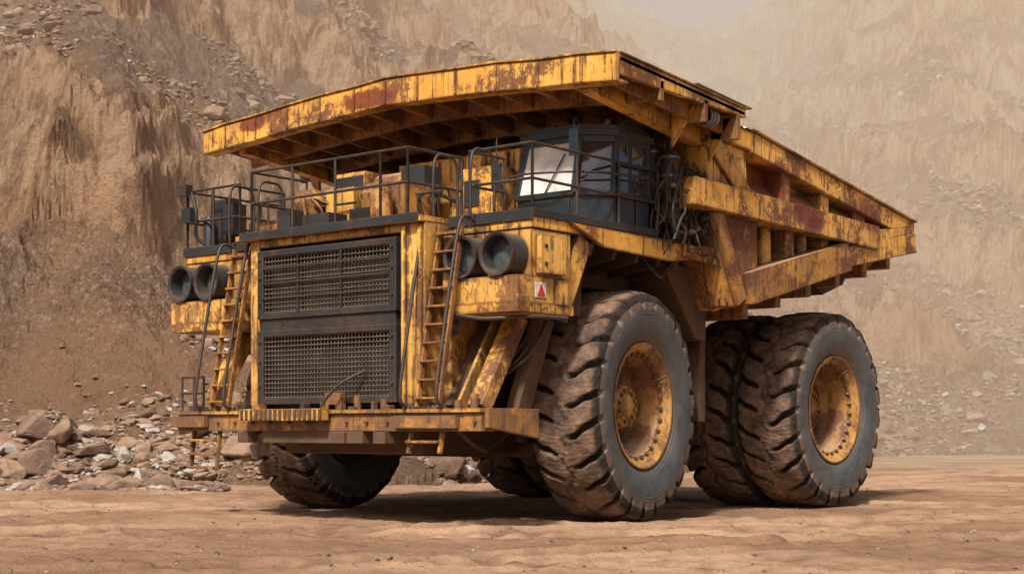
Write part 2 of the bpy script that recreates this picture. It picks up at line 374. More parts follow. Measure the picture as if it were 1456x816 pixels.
# ------------------------------------------------------------ dump body
p=Part('dump_body',M_YEL,M_UND,M_YEL2,M_MUD,M_YELR)
for sd in (-1,1):
    X=sd*3.60
    def P(pts,x,w,m=0): p.m(m).prism([(x,a,b) for a,b in pts],(w,0,0))
    P([(1.1,6.33),(2.45,6.28),(8.62,5.38),(8.66,5.02),(5.8,4.40),(2.5,3.5),(1.95,3.35),(1.25,4.85)],X-sd*.06,sd*.06,0)
    xo=sd*3.83
    p.m(0).beam((xo,1.12,6.25),(xo,2.45,6.17),.40,.32); p.beam((xo,2.42,6.17),(xo,8.66,5.30),.40,.36)
    p.m(2).beam((xo+sd*.03,2.40,6.37),(xo+sd*.03,8.7,5.50),.44,.045)
    p.m(0).beam((sd*3.90,.55,5.13),(sd*3.90,6.9,5.0),.50,.44)
    p.beam((sd*3.88,6.88,4.99),(sd*3.86,8.5,5.17),.42,.36)
    p.m(4).beam((sd*3.86,2.36,3.74),(sd*3.86,5.85,4.58),.48,.54); p.m(0).beam((sd*3.855,5.8,4.57),(sd*3.855,8.64,5.08),.46,.38)
    P([(1.1,6.1),(2.35,6.05),(2.45,5.3),(1.2,5.3)],X,sd*.36,0)
    P([(1.3,4.95),(2.75,4.95),(2.75,3.95),(2.1,3.42),(1.85,3.42)],X,sd*.36,4)
    p.m(0).beam((sd*3.95,1.18,6.1),(sd*3.95,2.35,5.25),.14,.34,up=(0,1,0))
    p.m(4).beam((sd*3.99,1.35,4.95),(sd*3.97,2.15,3.5),.14,.30,up=(0,1,0))
    for y,zt in ((3.75,5.95),(5.15,5.75)):
        P([(y-.15,zt),(y+.15,zt-.05),(y+.15,5.2),(y-.15,5.2)],X,sd*.34,0)
    P([(6.3,5.6),(6.75,5.5),(6.75,5.1),(6.3,5.1)],X,sd*.33,0)
    for y0,y1 in ((2.47,3.59),(3.91,4.99),(5.31,6.29)):
        p.m(0).prism([(X,y0,5.62),(X+sd*.34,y0,5.26),(X,y0,5.22)],(0,y1-y0,0))
    for y,zb in ((3.9,4.15),(5.2,4.45)):
        P([(y-.15,4.95),(y+.15,4.95),(y+.15,zb),(y-.15,zb-.05)],X,sd*.33,0)
    for y,zb in ((3.3,4.0),(4.55,4.3)):
        p.m(0).tube((sd*3.74,y,4.95),(sd*3.74,y+.02,zb),.13,seg=16)
    P([(6.0,4.9),(7.6,5.0),(6.2,4.66)],X,sd*.05,1)
p.m(1).prism([(-3.6,1.95,3.40),(-3.6,8.62,4.98),(-3.6,8.62,5.06),(-3.6,1.95,3.50)],(7.2,0,0))
p.m(1).prism([(-3.6,1.15,6.4),(-3.6,1.28,4.85),(-3.6,1.95,3.36),(-3.6,2.05,3.42),(-3.6,1.38,4.9),(-3.6,1.25,6.4)],(7.2,0,0))
for y in (2.8,3.9,5.0,6.1,7.2,8.2):
    z=3.40+(y-1.95)*.2369; p.m(1).box(-3.7,3.7,y-.09,y+.09,z-.32,z-.01)
for x in (-2.7,-1.2,1.2,2.7):
    p.prism([(x-.12,2.0,3.05),(x-.12,8.5,4.70),(x-.12,8.5,4.90),(x-.12,2.0,3.38)],(.24,0,0))
for x in np.arange(-3.2,3.3,.8): p.m(1).beam((x,1.10,6.1),(x,1.18,4.7),.12,.16,up=(0,1,0))
p.m(1).box(-3.55,3.55,1.0,1.2,5.0,5.3)
p.m(4).prism([(3.5,7.0,4.62),(3.5,8.3,4.93),(3.5,7.9,4.62),(3.5,7.35,4.38)],(-.25,0,0))
p.m(3).prism([(3.3,5.6,4.2),(3.3,7.4,4.62),(3.3,7.1,4.2),(3.3,6.3,3.95)],(-.9,0,0))
p.done(.02)
p=Part('rim_spoil',simple('pale_spoil',(.50,.41,.33),.95,0,.5,6))
for sd in (-1,1):
    for (ya,za,yb,zb,w) in ((1.2,6.42,2.45,6.36,.3),(2.45,6.40,8.6,5.53,.3)):
        n=90; vs=[];fs=[]
        for i in range(n+1):
            t=i/n; y=ya+(yb-ya)*t; z=za+(zb-za)*t
            for k in range(7):
                q=k/6; hh=max(-.02,.06*math.sin(math.pi*q)*(.3+1.9*abs(noise.noise(Vector((y*2.5,sd,.3)))))+.03*noise.noise(Vector((y*9,q*4,1)))-.006)
                vs.append((sd*(3.83+.03)+(q-.5)*w*1.3,y,z-.01+hh))
        for i in range(n):
            for k in range(6): fs.append([i*7+k,i*7+k+1,(i+1)*7+k+1,(i+1)*7+k])
        p.add(vs,fs,True)
p.done(0)
# ------------------------------------------------------------ chassis
p=Part('chassis',M_MUD,M_DRK,M_YELR)
for sd in (-1,1):
    p.m(0).box(sd*.75,sd*1.25,-2.9,7.6,1.75,2.55)
    p.m(0).tube((sd*1.75,-.2,1.2),(sd*1.7,-.1,3.8),.24,seg=20)
    p.m(2).tube((sd*1.75,-.2,1.3),(sd*1.73,-.15,2.3),.30,seg=20)
    p.m(0).beam((sd*1.0,5.9,2.2),(sd*1.05,7.4,3.6),.35,.35)
    p.m(0).tube((sd*1.5,2.8,1.9),(sd*1.5,4.4,3.7),.20,seg=16)
    p.m(0).box(sd*2.3,sd*3.15,2.25,2.42,1.55,4.0)
    p.m(0).box(sd*1.2,sd*2.6,1.4,2.25,1.4,3.2)
    p.m(0).prism([(sd*2.3,.9,4.1),(sd*2.3,2.2,4.1),(sd*2.3,2.2,2.9),(sd*2.3,1.9,2.9)],(sd*1.0,0,0))
p.m(0).tube((-2.7,0,1.75),(2.7,0,1.75),.30,seg=20)
p.box(-1.5,1.5,-2.8,-.6,1.05,1.75)
p.box(-1.4,1.4,-2.9,1.0,1.76,4.3)
p.box(-1.0,1.0,1.0,5.0,1.5,2.3)
p.tube((-2.6,5.87,1.79),(2.6,5.87,1.79),.55,seg=24)
p.lathe([(-.9,0),(-.8,.5),(-.4,.85),(0,.95),(.4,.85),(.8,.5),(.9,0)],(0,5.6,1.79),32)
p.m(0).beam((-1.8,-.4,1.1),(1.8,-.4,1.1),.25,.25)
p.tube((-2.3,-.65,1.45),(2.3,-.65,1.45),.07)
for x in (-2.1,-1.4,-.4,.6,1.3,2.0):
    p.sweep([(x,-2.7,1.5),(x+.1,-2.2,1.15),(x-.1,-1.6,1.2),(x,-1.0,1.6)],.035)
p.done(.02)
# ------------------------------------------------------------ front: radiator housing
p=Part('radiator_housing',M_YEL2,M_DRK,M_CORE,M_YEL)
YF=-3.30
p.m(0).box(-1.78,-1.56,YF,-1.8,1.72,4.42)
p.box(1.56,2.02,YF,-1.8,1.72,4.42)
p.m(3).box(-1.559,1.559,YF,-2.9,4.30,4.42)
p.m(2).box(-1.55,1.55,YF+.12,-2.6,1.75,4.29)
p.m(3).box(1.58,1.66,YF-.05,YF-.001,1.80,4.38); p.box(1.90,1.98,YF-.05,YF-.001,1.80,4.38)
p.m(1)
for z0,z1 in ((1.82,2.98),(3.16,4.24)):
    p.box(-1.54,-1.40,YF-.07,YF+.1,z0,z1); p.box(1.36,1.50,YF-.07,YF+.1,z0,z1)
    p.box(-1.40,1.36,YF-.07,YF+.1,z0,z0+.10); p.box(-1.40,1.36,YF-.07,YF+.1,z1-.10,z1)
p.box(-1.50,1.46,YF-.03,YF+.1,2.98,3.16)
for z in (2.1,2.5,2.8,3.4,3.8,4.1):
    for x in (-1.47,1.43): p.tube((x,YF-.10,z),(x,YF-.06,z),.022,seg=8)
p.m(0).box(2.04,2.22,-2.95,-2.2,1.73,4.24)
p.done(.012)
p=Part('grille_mesh',M_MESH,M_DRK)
for z0,z1 in ((1.93,2.87),(3.27,4.13)):
    for i in range(37):
        x=-1.39+i*.0745; p.m(0).tube((x,YF-.02,z0),(x,YF-.02,z1),.009,seg=5,caps=False)
    k=int((z1-z0)/.068)
    for i in range(k+1):
        z=z0+i*(z1-z0)/k; p.m(0).tube((-1.39,YF-.04,z),(1.35,YF-.04,z),.009,seg=5,caps=False)
for z in (3.48,3.72,3.95):
    p.m(1).tube((-1.40,YF-.075,z),(1.36,YF-.075,z),.016,seg=6)
for x in (-.6,.35):
    p.m(1).tube((x,YF-.07,3.26),(x,YF-.07,4.14),.014,seg=6)
p.done(0)
# ------------------------------------------------------------ bumper
p=Part('bumper',M_YELR,M_MUD,M_DRK,M_YEL)
p.m(0).box(-3.3,3.3,-3.55,-3.25,1.40,1.66)
p.m(3).box(-3.32,3.32,-3.60,-2.6,1.662,1.72)
p.m(1).box(-3.28,3.28,-3.24,-2.3,1.45,1.655)
p.m(0).box(-3.34,-2.5,-3.66,-3.555,1.46,1.64)
p.box(1.7,2.9,-3.64,-3.555,1.44,1.62)
p.m(0).prism([(3.31,-3.5,1.45),(3.31,-2.4,1.30),(3.31,-2.4,1.72),(3.31,-3.5,1.72)],(.09,0,0))
p.m(3).box(-1.5,.35,-3.78,-3.61,1.56,1.74)
for i in range(17): p.m(1).box(-1.45+i*.11,-1.40+i*.11,-3.80,-3.785,1.575,1.73)
p.m(1).box(-1.2,1.0,-3.55,-3.2,1.22,1.395)
for x in (-1.6,.55,1.4):
    p.m(1).box(x-.12,x+.12,-3.62,-3.4,1.22,1.39)
p.m(2).sweep([(.9,-3.40,2.3),(.6,-3.62,2.1),(.3,-3.70,1.8),(.25,-3.68,1.6)],.022)
for x,h in ((-2.0,.15),(.7,.22),(1.25,.15),(2.7,.12),(3.0,.2)):
    p.m(0).tube((x,-3.35,1.72),(x,-3.35,1.72+h),.06,seg=12)
p.m(0).box(.15,.5,-3.5,-3.4,1.72,1.98)
for i in range(22):
    x=random.uniform(-3.2,3.2); p.m(random.choice((0,1,2))).box(x,x+random.uniform(.05,.2),-3.5,-3.5+random.uniform(.05,.2),1.721,1.74+random.uniform(.0,.1))
for x in np.arange(-3.1,3.2,.42): p.m(1).tube((x,-3.60,1.53),(x,-3.545,1.53),.022,seg=6)
p.m(3)
for xa,xb in ((-3.0,-2.35),(1.9,2.5)):
    zb=.78 if xa<0 else 1.08
    for x in (xa,xb): p.beam((x,-3.45,1.42),(x,-3.52,zb),.05,.07,up=(0,1,0))
    z=1.25
    while z>zb-.02:
        p.box(xa,xb,-3.60,-3.42,z-.02,z+.02); z-=.22
p.done(.010)
# ------------------------------------------------------------ platform
DK=4.42
p=Part('platform_deck',M_YEL,M_DRK,M_MUD,M_YEL2)
p.m(0).box(2.03,3.60,-2.80,1.2,DK-.16,DK)
p.m(0).box(2.0,3.9,1.2,2.05,DK-.20,DK-.08)
p.m(0).prism([(3.61,-2.0,DK-.02),(3.61,1.9,DK-.08),(3.61,1.9,DK-.2),(3.61,.6,DK-.36),(3.61,-1.2,DK-.30)],(.07,0,0))
p.m(0).box(-4.05,-2.0,-2.80,-.4,DK-.16,DK)
p.m(0).box(-2.02,2.02,-3.42,-.6,DK+.002,DK+.09)
p.m(1).box(-1.9,2.0,-3.44,-3.425,DK-.005,DK+.13)
p.m(1).box(2.04,3.62,-2.83,-2.805,DK-.05,DK+.11); p.box(3.605,3.63,-2.80,.3,DK+.001,DK+.11)
p.m(1).box(-4.08,-2.03,-2.83,-2.805,DK-.04,DK+.11)
p.m(3).box(2.05,3.55,-2.79,.2,DK+.005,DK+.03)
for y in (-1.3,-.7,-.1,.5,1.0): p.m(2).prism([(2.2,y,DK-.165),(3.55,y,DK-.165),(3.45,y,DK-.42),(2.2,y,DK-.62)],(0,.08,0))
p.m(2).box(2.2,2.5,-1.4,1.1,DK-.75,DK-.17)
p.m(0).beam((3.5,-1.5,DK-.2),(3.5,-2.1,3.05),.12,.34,up=(0,1,0))
p.m(0).beam((2.5,-1.5,DK-.2),(2.5,-2.1,3.05),.12,.30,up=(0,1,0))
p.m(2).box(2.1,3.4,-2.0,-1.4,3.1,4.25)
p.m(0).beam((2.95,-2.35,3.05),(2.95,-3.2,1.72),.28,.22,up=(0,1,0))
p.m(0).beam((2.62,-2.35,3.05),(2.62,-3.2,1.72),.06,.22,up=(0,1,0))
p.m(2).beam((3.15,-2.0,3.05),(2.9,-2.3,1.6),.22,.30,up=(0,1,0))
p.m(2).beam((2.3,-2.1,3.1),(2.3,-3.0,1.72),.20,.2,up=(0,1,0))
p.m(0).beam((-2.95,-2.35,3.05),(-2.95,-3.2,1.72),.28,.22,up=(0,1,0))
p.m(2).box(-3.9,-2.2,-1.95,-1.2,3.0,4.25)
p.m(0).beam((3.67,.9,DK-.15),(3.98,2.1,DK-.3),.05,.22)
p.m(1).sweep([(3.3,.2,DK-.2),(3.5,.5,DK-.6),(3.4,.9,DK-.4),(3.6,1.1,DK-.2)],.03)
for i in range(6): p.m(1).sweep([(2.7+i*.12,-2.0,3.1),(2.7+i*.1,-2.3,2.8-.05*i),(2.5+i*.1,-2.5,2.3),(2.2,-2.4,1.9)],.025)
p.done(.012)
# headlamp pods
p=Part('headlamp_pods',M_YEL2,M_DRK,M_LENS,M_YEL,M_RED,M_WHT)
for sd,xa,xb,lx in ((1,2.24,3.58,(2.55,3.23)),(-1,-4.0,-2.35,(-3.76,-3.08))):
    p.m(0).box(xa,xb,-2.80,-1.9,3.58,4.24)
    p.m(0).box(xa-.04,xb+.02,-3.12,-2.0,3.20,3.575)
    p.m(3).box(xa+.05,xb+.06,-3.18,-1.9,3.06,3.195)
    for x in lx:
        c=(x,-2.80,3.88)
        p.m(1).lathe([(0,.30),(-.34,.30),(-.36,.285),(-.35,.262),(-.12,.25)],c,32,axis='y')
        p.m(2).lathe([(-.12,.25),(-.16,.14),(-.17,0)],c,32,axis='y')
        p.m(1).lathe([(-.365,.31),(-.365,.285),(-.31,.285),(-.31,.312),(-.365,.31)],c,32,axis='y')
p.m(0).box(3.585,3.70,-2.7,-2.15,3.62,4.16)
for z in (3.75,4.0): p.m(1).tube((3.705,-2.62,z),(3.72,-2.62,z),.03,seg=8)
p.m(5).box(3.602,3.612,-2.75,-2.5,3.28,3.50)
p.m(4).prism([(3.615,-2.72,3.30),(3.615,-2.62,3.48),(3.615,-2.53,3.30)],(.006,0,0))
p.m(3).box(3.60,3.66,-2.3,-2.05,3.2,3.55)
p.m(1).sweep([(2.3,-3.15,3.1),(3.0,-3.22,2.98),(3.6,-2.9,3.0),(3.75,-2.2,3.0)],.03)
p.m(1).lathe([(0,.05),(.1,.06),(.16,.12),(.17,.13),(.16,0)],(2.35,-3.2,2.9),16,axis='y')
for i in range(4): p.m(1).lathe([(0,.10),(.03,.10)],(2.62,-2.5+i*.07,2.75),16,axis='y')
p.done(.02)
# ------------------------------------------------------------ ladders
p=Part('ladders',M_LAD,M_DRK)
for xc in (2.28,-2.28):
    T=Vector((xc,-3.02,4.38)); B=Vector((xc,-3.52,1.74)); w=.21
    for sx in (-w,w): p.m(0).beam(T+Vector((sx,0,0)),B+Vector((sx,0,0)),.035,.08,up=(0,1,0))
    n=10
    for i in range(n):
        q=B.lerp(T,(i+.5)/n); p.m(0).box(xc-w,xc+w,q.y-.09,q.y+.05,q.z-.015,q.z+.015)
    for sx in (-.36,.34):
        p.m(1).sweep([(xc+sx,-2.9,4.4),(xc+sx,-3.15,4.45),(xc+sx,-3.3,4.1),(xc+sx,-3.55,2.9),(xc+sx,-3.72,1.95),(xc+sx,-3.6,1.74)],.026)
    p.m(1).sweep([(xc+.34,-3.0,4.3),(xc+.36,-3.0,5.3),(xc+.36,-2.75,5.45),(xc+.36,-2.5,5.3),(xc+.36,-2.5,4.4)],.022)
    p.m(1).sweep([(xc-.36,-3.0,4.3),(xc-.36,-3.0,5.3),(xc-.36,-2.75,5.45),(xc-.36,-2.5,5.3),(xc-.36,-2.5,4.4)],.022)
p.m(1)
for x in (-3.25,-2.95,-2.7): p.tube((x,-3.5,1.72),(x,-3.5,2.28),.02)
for z in (2.02,2.28): p.tube((-3.25,-3.5,z),(-2.7,-3.5,z),.02)
p.done(.004)
# ------------------------------------------------------------ railings
p=Part('handrails',M_DRK)
def rail(pts,h=1.0,z=DK+.03,mids=(.5,),sp=.9,r=.022):
    P3=[Vector((a,b,z)) for a,b in pts]
    for a,b in zip(P3[:-1],P3[1:]):
        n=max(1,round((b-a).length/sp))
        for i in range(n+1):
            q=a.lerp(b,i/n); p.tube(q,q+Vector((0,0,h)),r,seg=8)
        for k in mids+(1.0,):
            p.tube(a+Vector((0,0,h*k)),b+Vector((0,0,h*k)),r,seg=8)
rail([(2.42,-2.78),(3.58,-2.78),(3.58,.35)],1.0,sp=1.05)
rail([(2.42,-2.78),(2.42,-2.0)],1.0)
rail([(-1.66,-3.38),(1.2,-3.38),(1.75,-3.38),(1.75,-2.2)],1.0,DK+.09,sp=1.0)
rail([(-1.66,-3.38),(-1.66,-2.2)],1.0,DK+.09)
rail([(-2.65,-2.78),(-4.02,-2.78),(-4.02,-.6)],1.05,sp=.62)
rail([(-2.65,-2.78),(-2.65,-1.8)],1.0)
p.sweep([(2.05,-1.5,4.5),(2.05,-1.55,5.2),(3.0,-1.55,5.25),(3.65,-.8,5.25),(3.65,.2,5.2),(3.65,.2,4.5)],.018)
p.done(0)
# ------------------------------------------------------------ deck equipment
p=Part('deck_equipment',M_YEL2,M_YELR,M_DRK,M_BLK,M_MUD,M_YEL)
p.m(5).box(-.7,2.0,-1.0,-.85,DK+.09,5.82)
for x in (-.3,.2,.7,1.2,1.65): p.m(5).box(x-.03,x+.03,-1.05,-1.001,DK+.1,5.78)
p.m(5).box(1.15,1.85,-1.5,-1.06,DK+.1,5.5); p.m(2).box(1.2,1.5,-1.52,-1.501,4.9,5.3)
p.m(4).box(-3.3,-.7,-.9,.6,DK,5.5)
p.m(1).box(-2.3,-1.0,-1.8,-1.0,DK+.1,5.2)
for x,y in ((-1.45,-2.3),(-.15,-2.1)):
    p.m(1).lathe([(0,.22),(.05,.25),(.55,.25),(.6,.28),(.66,.28),(.7,.22),(.82,.18),(.84,0)],(x,y,DK+.08),28,axis='z')
    p.m(2).lathe([(.25,.26),(.30,.26)],(x,y,DK+.08),28,axis='z')
p.m(1).lathe([(-.75,0),(-.75,.24),(.75,.24),(.75,0)],(-.2,-1.5,5.35),28,axis='x')
p.m(5).box(-1.3,-.6,-1.9,-1.3,5.2,5.62); p.m(2).box(-1.25,-.65,-1.92,-1.901,5.25,5.55)
p.m(2).box(-.1,.55,-2.75,-2.3,DK+.1,4.85); p.box(-1.0,-.4,-2.9,-2.5,DK+.1,4.82)
p.m(5).box(-1.1,-.45,-2.3,-1.9,DK+.1,5.3); p.m(1).box(.0,.5,-2.2,-1.7,DK+.1,5.25)
p.m(1).box(.6,.95,-2.6,-2.0,DK+.1,5.2); p.m(2).box(.3,.8,-2.0,-1.6,5.2,5.55); p.m(2).box(-1.6,-1.3,-2.9,-2.6,DK+.1,4.95)
p.m(1).lathe([(0,.17),(.5,.17),(.55,.12),(.65,.12)],(.75,-2.9,DK+.09),20,axis='z')
for i in range(16):
    x=random.uniform(-1.6,1.3); y=random.uniform(-2.6,-1.7)
    p.m(random.choice((3,2,1))).sweep([(x,y,DK+.1),(x+random.uniform(-.1,.1),y-.1,DK+.5),(x+random.uniform(-.3,.3),y,DK+.7+random.uniform(-.2,.1)),(x+random.uniform(-.4,.4),y+.4,DK+.5)],random.choice((.015,.022,.03)))
for x in (-1.5,-.8,.1,1.0): p.m(2).tube((x,-2.4,DK+.6),(x+.5,-2.4,DK+.6),.02); 
p.m(2).box(-3.75,-3.35,-2.5,-2.2,DK+.05,5.35); p.box(-3.3,-3.05,-2.6,-2.3,DK+.3,5.25); p.box(-4.12,-3.86,-2.95,-2.8,5.42,5.60)
p.m(5).box(-3.1,-2.5,-2.2,-1.6,DK+.03,4.95); p.m(2).lathe([(0,.10),(.5,.10),(.6,.05)],(-3.6,-2.65,DK+.05),16,axis='z')
p.m(3).sweep([(-3.9,-2.8,5.5),(-3.7,-2.85,5.1),(-3.75,-2.8,4.7),(-3.5,-2.6,4.5)],.03)
p.m(2).box(-3.98,-3.75,-2.95,-2.83,4.95,5.2)
for x in (-2.5,-2.2,-1.9): p.m(2).tube((x,-2.3,DK),(x,-2.3,DK+.9),.025); 
p.m(1).box(-2.4,-1.9,-2.6,-2.1,DK+.1,4.8)
p.done(.02)
p=Part('hydraulic_equipment',M_DRK,M_BLK,M_CHR,M_MUD,M_YEL)
p.m(0).box(2.3,3.3,.35,1.0,DK,5.9)
for (x,y,z0,z1,r) in ((3.62,.62,4.95,5.80,.16),(3.45,1.0,4.6,5.3,.13),(3.66,1.0,4.5,5.0,.11),(3.4,.45,5.0,5.9,.09)):
    p.m(0).lathe([(0,0),(0,r*.8),(.06,r),(z1-z0-.08,r),(z1-z0,r*.7),(z1-z0+.02,r*.3),(z1-z0+.14,r*.3),(z1-z0+.14,0)],(x,y,z0),20,axis='z')
    p.m(2).lathe([((z1-z0)*.5,r+.012),((z1-z0)*.5+.04,r+.012)],(x,y,z0),20,axis='z')
    p.m(2).lathe([((z1-z0)*.85,r+.012),((z1-z0)*.85+.03,r+.012)],(x,y,z0),20,axis='z')
p.m(0).box(3.45,3.7,.7,1.0,4.42,4.72); p.box(3.4,3.75,.45,.75,4.72,4.95)
p.m(0).box(3.3,3.55,1.05,1.25,4.9,5.5)
for i in range(46):
    x=random.uniform(3.45,3.95); y=random.uniform(.35,1.3); z=random.uniform(4.9,5.75)
    q=[(x,y,z)]
    for k in range(3):
        q.append((min(4.0,max(3.4,q[-1][0]+random.uniform(-.15,.15))),q[-1][1]+random.uniform(-.2,.2),q[-1][2]-random.uniform(.15,.38)))
    p.m(random.choice((0,1,1,3,1))).sweep(q,random.choice((.013,.018,.025)),6)
for i in range(40):
    x=random.uniform(3.5,3.9); y=random.uniform(.4,1.25); z=random.uniform(4.45,5.5)
    p.m(random.choice((0,2,3))).lathe([(0,0),(0,.05),(.08,.05),(.08,.03),(.12,.03),(.12,0)],(x,y,z),10,axis=random.choice('xyz'))
p.m(0).tube((3.8,.5,4.4),(3.8,.5,5.6),.02); p.tube((3.8,1.1,4.4),(3.8,1.1,5.4),.02); p.tube((3.8,.5,5.0),(3.8,1.1,5.0),.02)
p.m(2).lathe([(0,.14),(.05,.14),(.05,.10),(.1,.10),(.1,.14),(.15,.14),(.15,.10),(.2,.1),(.2,.14),(.25,.14),(.25,0)],(4.3,.55,6.25),16,axis='y')
p.done(.006)
# ------------------------------------------------------------ cab
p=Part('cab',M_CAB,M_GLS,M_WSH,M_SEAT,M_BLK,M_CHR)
lo=[(2.03,-1.22),(3.14,-1.22),(3.52,-.76),(3.52,.20),(2.03,.20)]
hi=[(2.10,-1.02),(3.12,-1.02),(3.48,-.64),(3.48,.18),(2.10,.18)]
z0,z1,z2=DK+.06,4.98,5.86
def L(i,z):
    t=max(0,min(1,(z-z1)/(z2-z1))); a,b=lo[i],hi[i]
    return Vector((a[0]+(b[0]-a[0])*t,a[1]+(b[1]-a[1])*t,z))
p.m(0).prism([(x,y,z0) for x,y in lo],(0,0,.5))
for i in range(5):
    j=(i+1)%5
    p.m(0).beam(L(i,z1-.02),L(i,z2),.10,.10,up=(0,1,0))
    p.beam(L(i,z1),L(j,z1),.09,.08); p.beam(L(i,z2-.03),L(j,z2-.03),.10,.12)
    a,b,c,d=L(i,z1+.03),L(j,z1+.03),L(j,z2-.08),L(i,z2-.08)
    n=(b-a).cross(d-a).normalized()
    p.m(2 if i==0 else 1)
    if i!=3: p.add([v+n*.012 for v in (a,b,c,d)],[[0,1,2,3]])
p.m(0).beam(L(2,z1).lerp(L(3,z1),.45),L(2,z2).lerp(L(3,z2),.45),.06,.07,up=(0,1,0))
p.box(3.525,3.545,-.66,-.25,z0+.04,z1-.04); p.box(3.525,3.545,-.18,.14,z0+.04,z1-.04)
p.box(2.15,3.05,-1.245,-1.222,z0+.06,z1-.08)
rf=[(2.02,-1.14),(3.16,-1.14),(3.56,-.69),(3.56,.28),(2.02,.28)]
p.m(0).prism([(x,y,z2) for x,y in rf],(0,0,.10)); 
p.prism([(2.85+(x-2.85)*.93,-.45+(y+.45)*.93,z2+.10) for x,y in rf],(0,0,.07))
p.box(3.0,3.5,-.5,.1,z2+.17,z2+.24); p.box(2.2,2.6,-1.0,-.6,z2+.17,z2+.22)
p.m(0).sweep([(3.2,-1.15,6.0),(3.35,-1.5,6.02),(3.4,-1.55,5.7)],.014); p.box(3.32,3.48,-1.60,-1.55,5.45,5.85)
p.sweep([(2.1,-1.1,5.95),(1.9,-1.5,5.95),(1.9,-1.55,5.5)],.014); p.box(1.82,2.0,-1.6,-1.55,5.1,5.5)
p.m(5).lathe([(0,.05),(.1,.05),(.12,0)],(3.3,-.6,z2+.17),12,axis='z')
p.m(4).sweep([(2.6,-1.25,5.02),(2.75,-1.2,5.3),(2.9,-1.13,5.6)],.012)
p.m(3).box(2.55,3.0,-.45,0,4.98,5.12); p.box(2.55,3.0,-.05,.08,5.1,5.7); p.box(2.2,3.1,-1.1,-.85,4.98,5.15)
p.lathe([(0,.17),(.02,.19),(.04,.17),(.02,.15),(0,.17)],(2.78,-.78,5.25),20,axis='y')
p.done(.008)

# ------------------------------------------------------------ terrain
def sm(a,b,x):
    if a>b: return 1-sm(b,a,x)
    t=max(0,min(1,(x-a)/(b-a))); return t*t*(3-2*t)
def base(s): return 38+46*sm(-6,26,s)
ATT=[0,0]
def vor(v):
    dd,_=noise.voronoi(v,distance_metric='DISTANCE',exponent=2.5)
    return dd[1]-dd[0]
def hill(s,d):
    ATT[0]=0; ATT[1]=0
    b=base(s)+2.5*noise.fractal(Vector((s*.06,3.1,0)),1,2,3)
    e=d-b
    if e<-3: return -1.0
    u=s/d
    k=.38+.34*sm(-.02,-.26,u)+.26*sm(.12,.34,u)
    lo_=4+2*noise.noise(Vector((s*.05,1,1)))
    h=e*.42 if e<lo_/.42 else lo_+(e-lo_/.42)*k
    ed=sm(0,16,e)
    sp=noise.fractal(Vector((s*.045+d*.012,d*.016,4.2)),.9,2.1,4)
    h+=ed*8.0*(-abs(sp)*1.6+.5)+ed*4*noise.noise(Vector((s*.015,d*.012,2.2)))
    w=noise.fractal(Vector((s*.03,d*.03,1.7)),.9,2.1,5)
    if h>0:
        per=10.0; tilt=.30*w+.040*max(-45,min(60,s))
        q=h/per+tilt; kk=math.floor(q); f=q-kk
        c0=.54+.10*noise.noise(Vector((s*.05,kk*3.3,2)))
        c1=c0+.32
        if f<c0: g=f/c0*.36
        elif f<c1: g=.36+.56*(f-c0)/(c1-c0)
        else: g=.92+.08*(f-c1)/(1-c1)
        ht=(kk+g-tilt)*per
        a=sm(2.5,6,h); h=h*(1-a)+ht*a
        ATT[0]=a*sm(c0-.03,c0+.03,f)*sm(c1+.03,c1-.03,f); ATT[1]=(math.sin(kk*12.9898)*43758.5453)%1
        p2=1.9; q2=h/p2+.9*noise.fractal(Vector((s*.09,d*.09,8)),1,2,3)+.10*s; k2=math.floor(q2); f2=q2-k2
        h=h+a*.5*ATT[0]*(sm(.35,.75,f2)-f2)*p2
    amp=sm(-1,10,e)
    far=1+max(0,d-50)/70
    rid=noise.ridged_multi_fractal(Vector((s*.10,d*.08,h*.06)),.9,2.1,6,1,2)
    h+=amp*(rid-1)*.9*min(2,far)
    h+=amp*(.15+.75*ATT[0])*(vor(Vector((s*.30,d*.25,h*.3)))*1.2*min(1.7,far)+vor(Vector((s*.95,d*.8,h*.9)))*.5)
    h+=(.2+amp*(.33+.4*ATT[0])*min(1.5,far))*noise.fractal(Vector((s*.35,d*.35,5)),.58,2.1,7)*sm(-3,1,e)
    h+=1.1*sm(-8.5,-13,s)*math.exp(-((d-39.0)/2.2)**2)*(1+.6*noise.noise(Vector((s*.7,d*.5,0))))
    return h+sm(-3,0,e)*.15-.15*(e<0)
us=np.linspace(-.62,.62,780); ds=[33*(290/33)**(i/559) for i in range(560)]
V=[];A1=[];A2=[]
for d in ds:
    for u in us:
        s=u*d; x,y=SD(s,d); V.append((x,y,hill(s,d))); A1.append(ATT[0]); A2.append(ATT[1])
nu=len(us)
I,J=np.meshgrid(np.arange(len(ds)-1),np.arange(nu-1),indexing='ij')
F=np.stack([I*nu+J,I*nu+J+1,(I+1)*nu+J+1,(I+1)*nu+J],-1).reshape(-1,4).tolist()
g=G('pit_slope_rock'); o=g.coord('Object')
P=g.mapping(o,(1,1,1),rot=(0,0,-ANG))
dist=g.math('ADD',g.sep(P)[1],25.6)
farm=g.ramp(dist,50,80)
big=g.noise(o,.04,7,.6,.6); mid=g.noise(o,.20,9,.70,.3); fine=g.noise(o,1.8,9,.78)
clf=g.attr('cliff'); lay=g.attr('layer')
strk=g.noise(g.mapping(P,(1.1,.8,.30),rot=(0,.45,0)),.8,9,.74,.5)
tal=g.mix(g.ramp(mid,.38,.60),(.17,.12,.090),(.32,.215,.150))
tal=g.mix(g.ramp(big,.44,.60,0,.85),tal,(.37,.225,.14))
tal=g.mix(g.ramp(g.math('ADD',lay,g.mul(mid,.6)),.80,1.05,0,.6),tal,(.17,.135,.115))
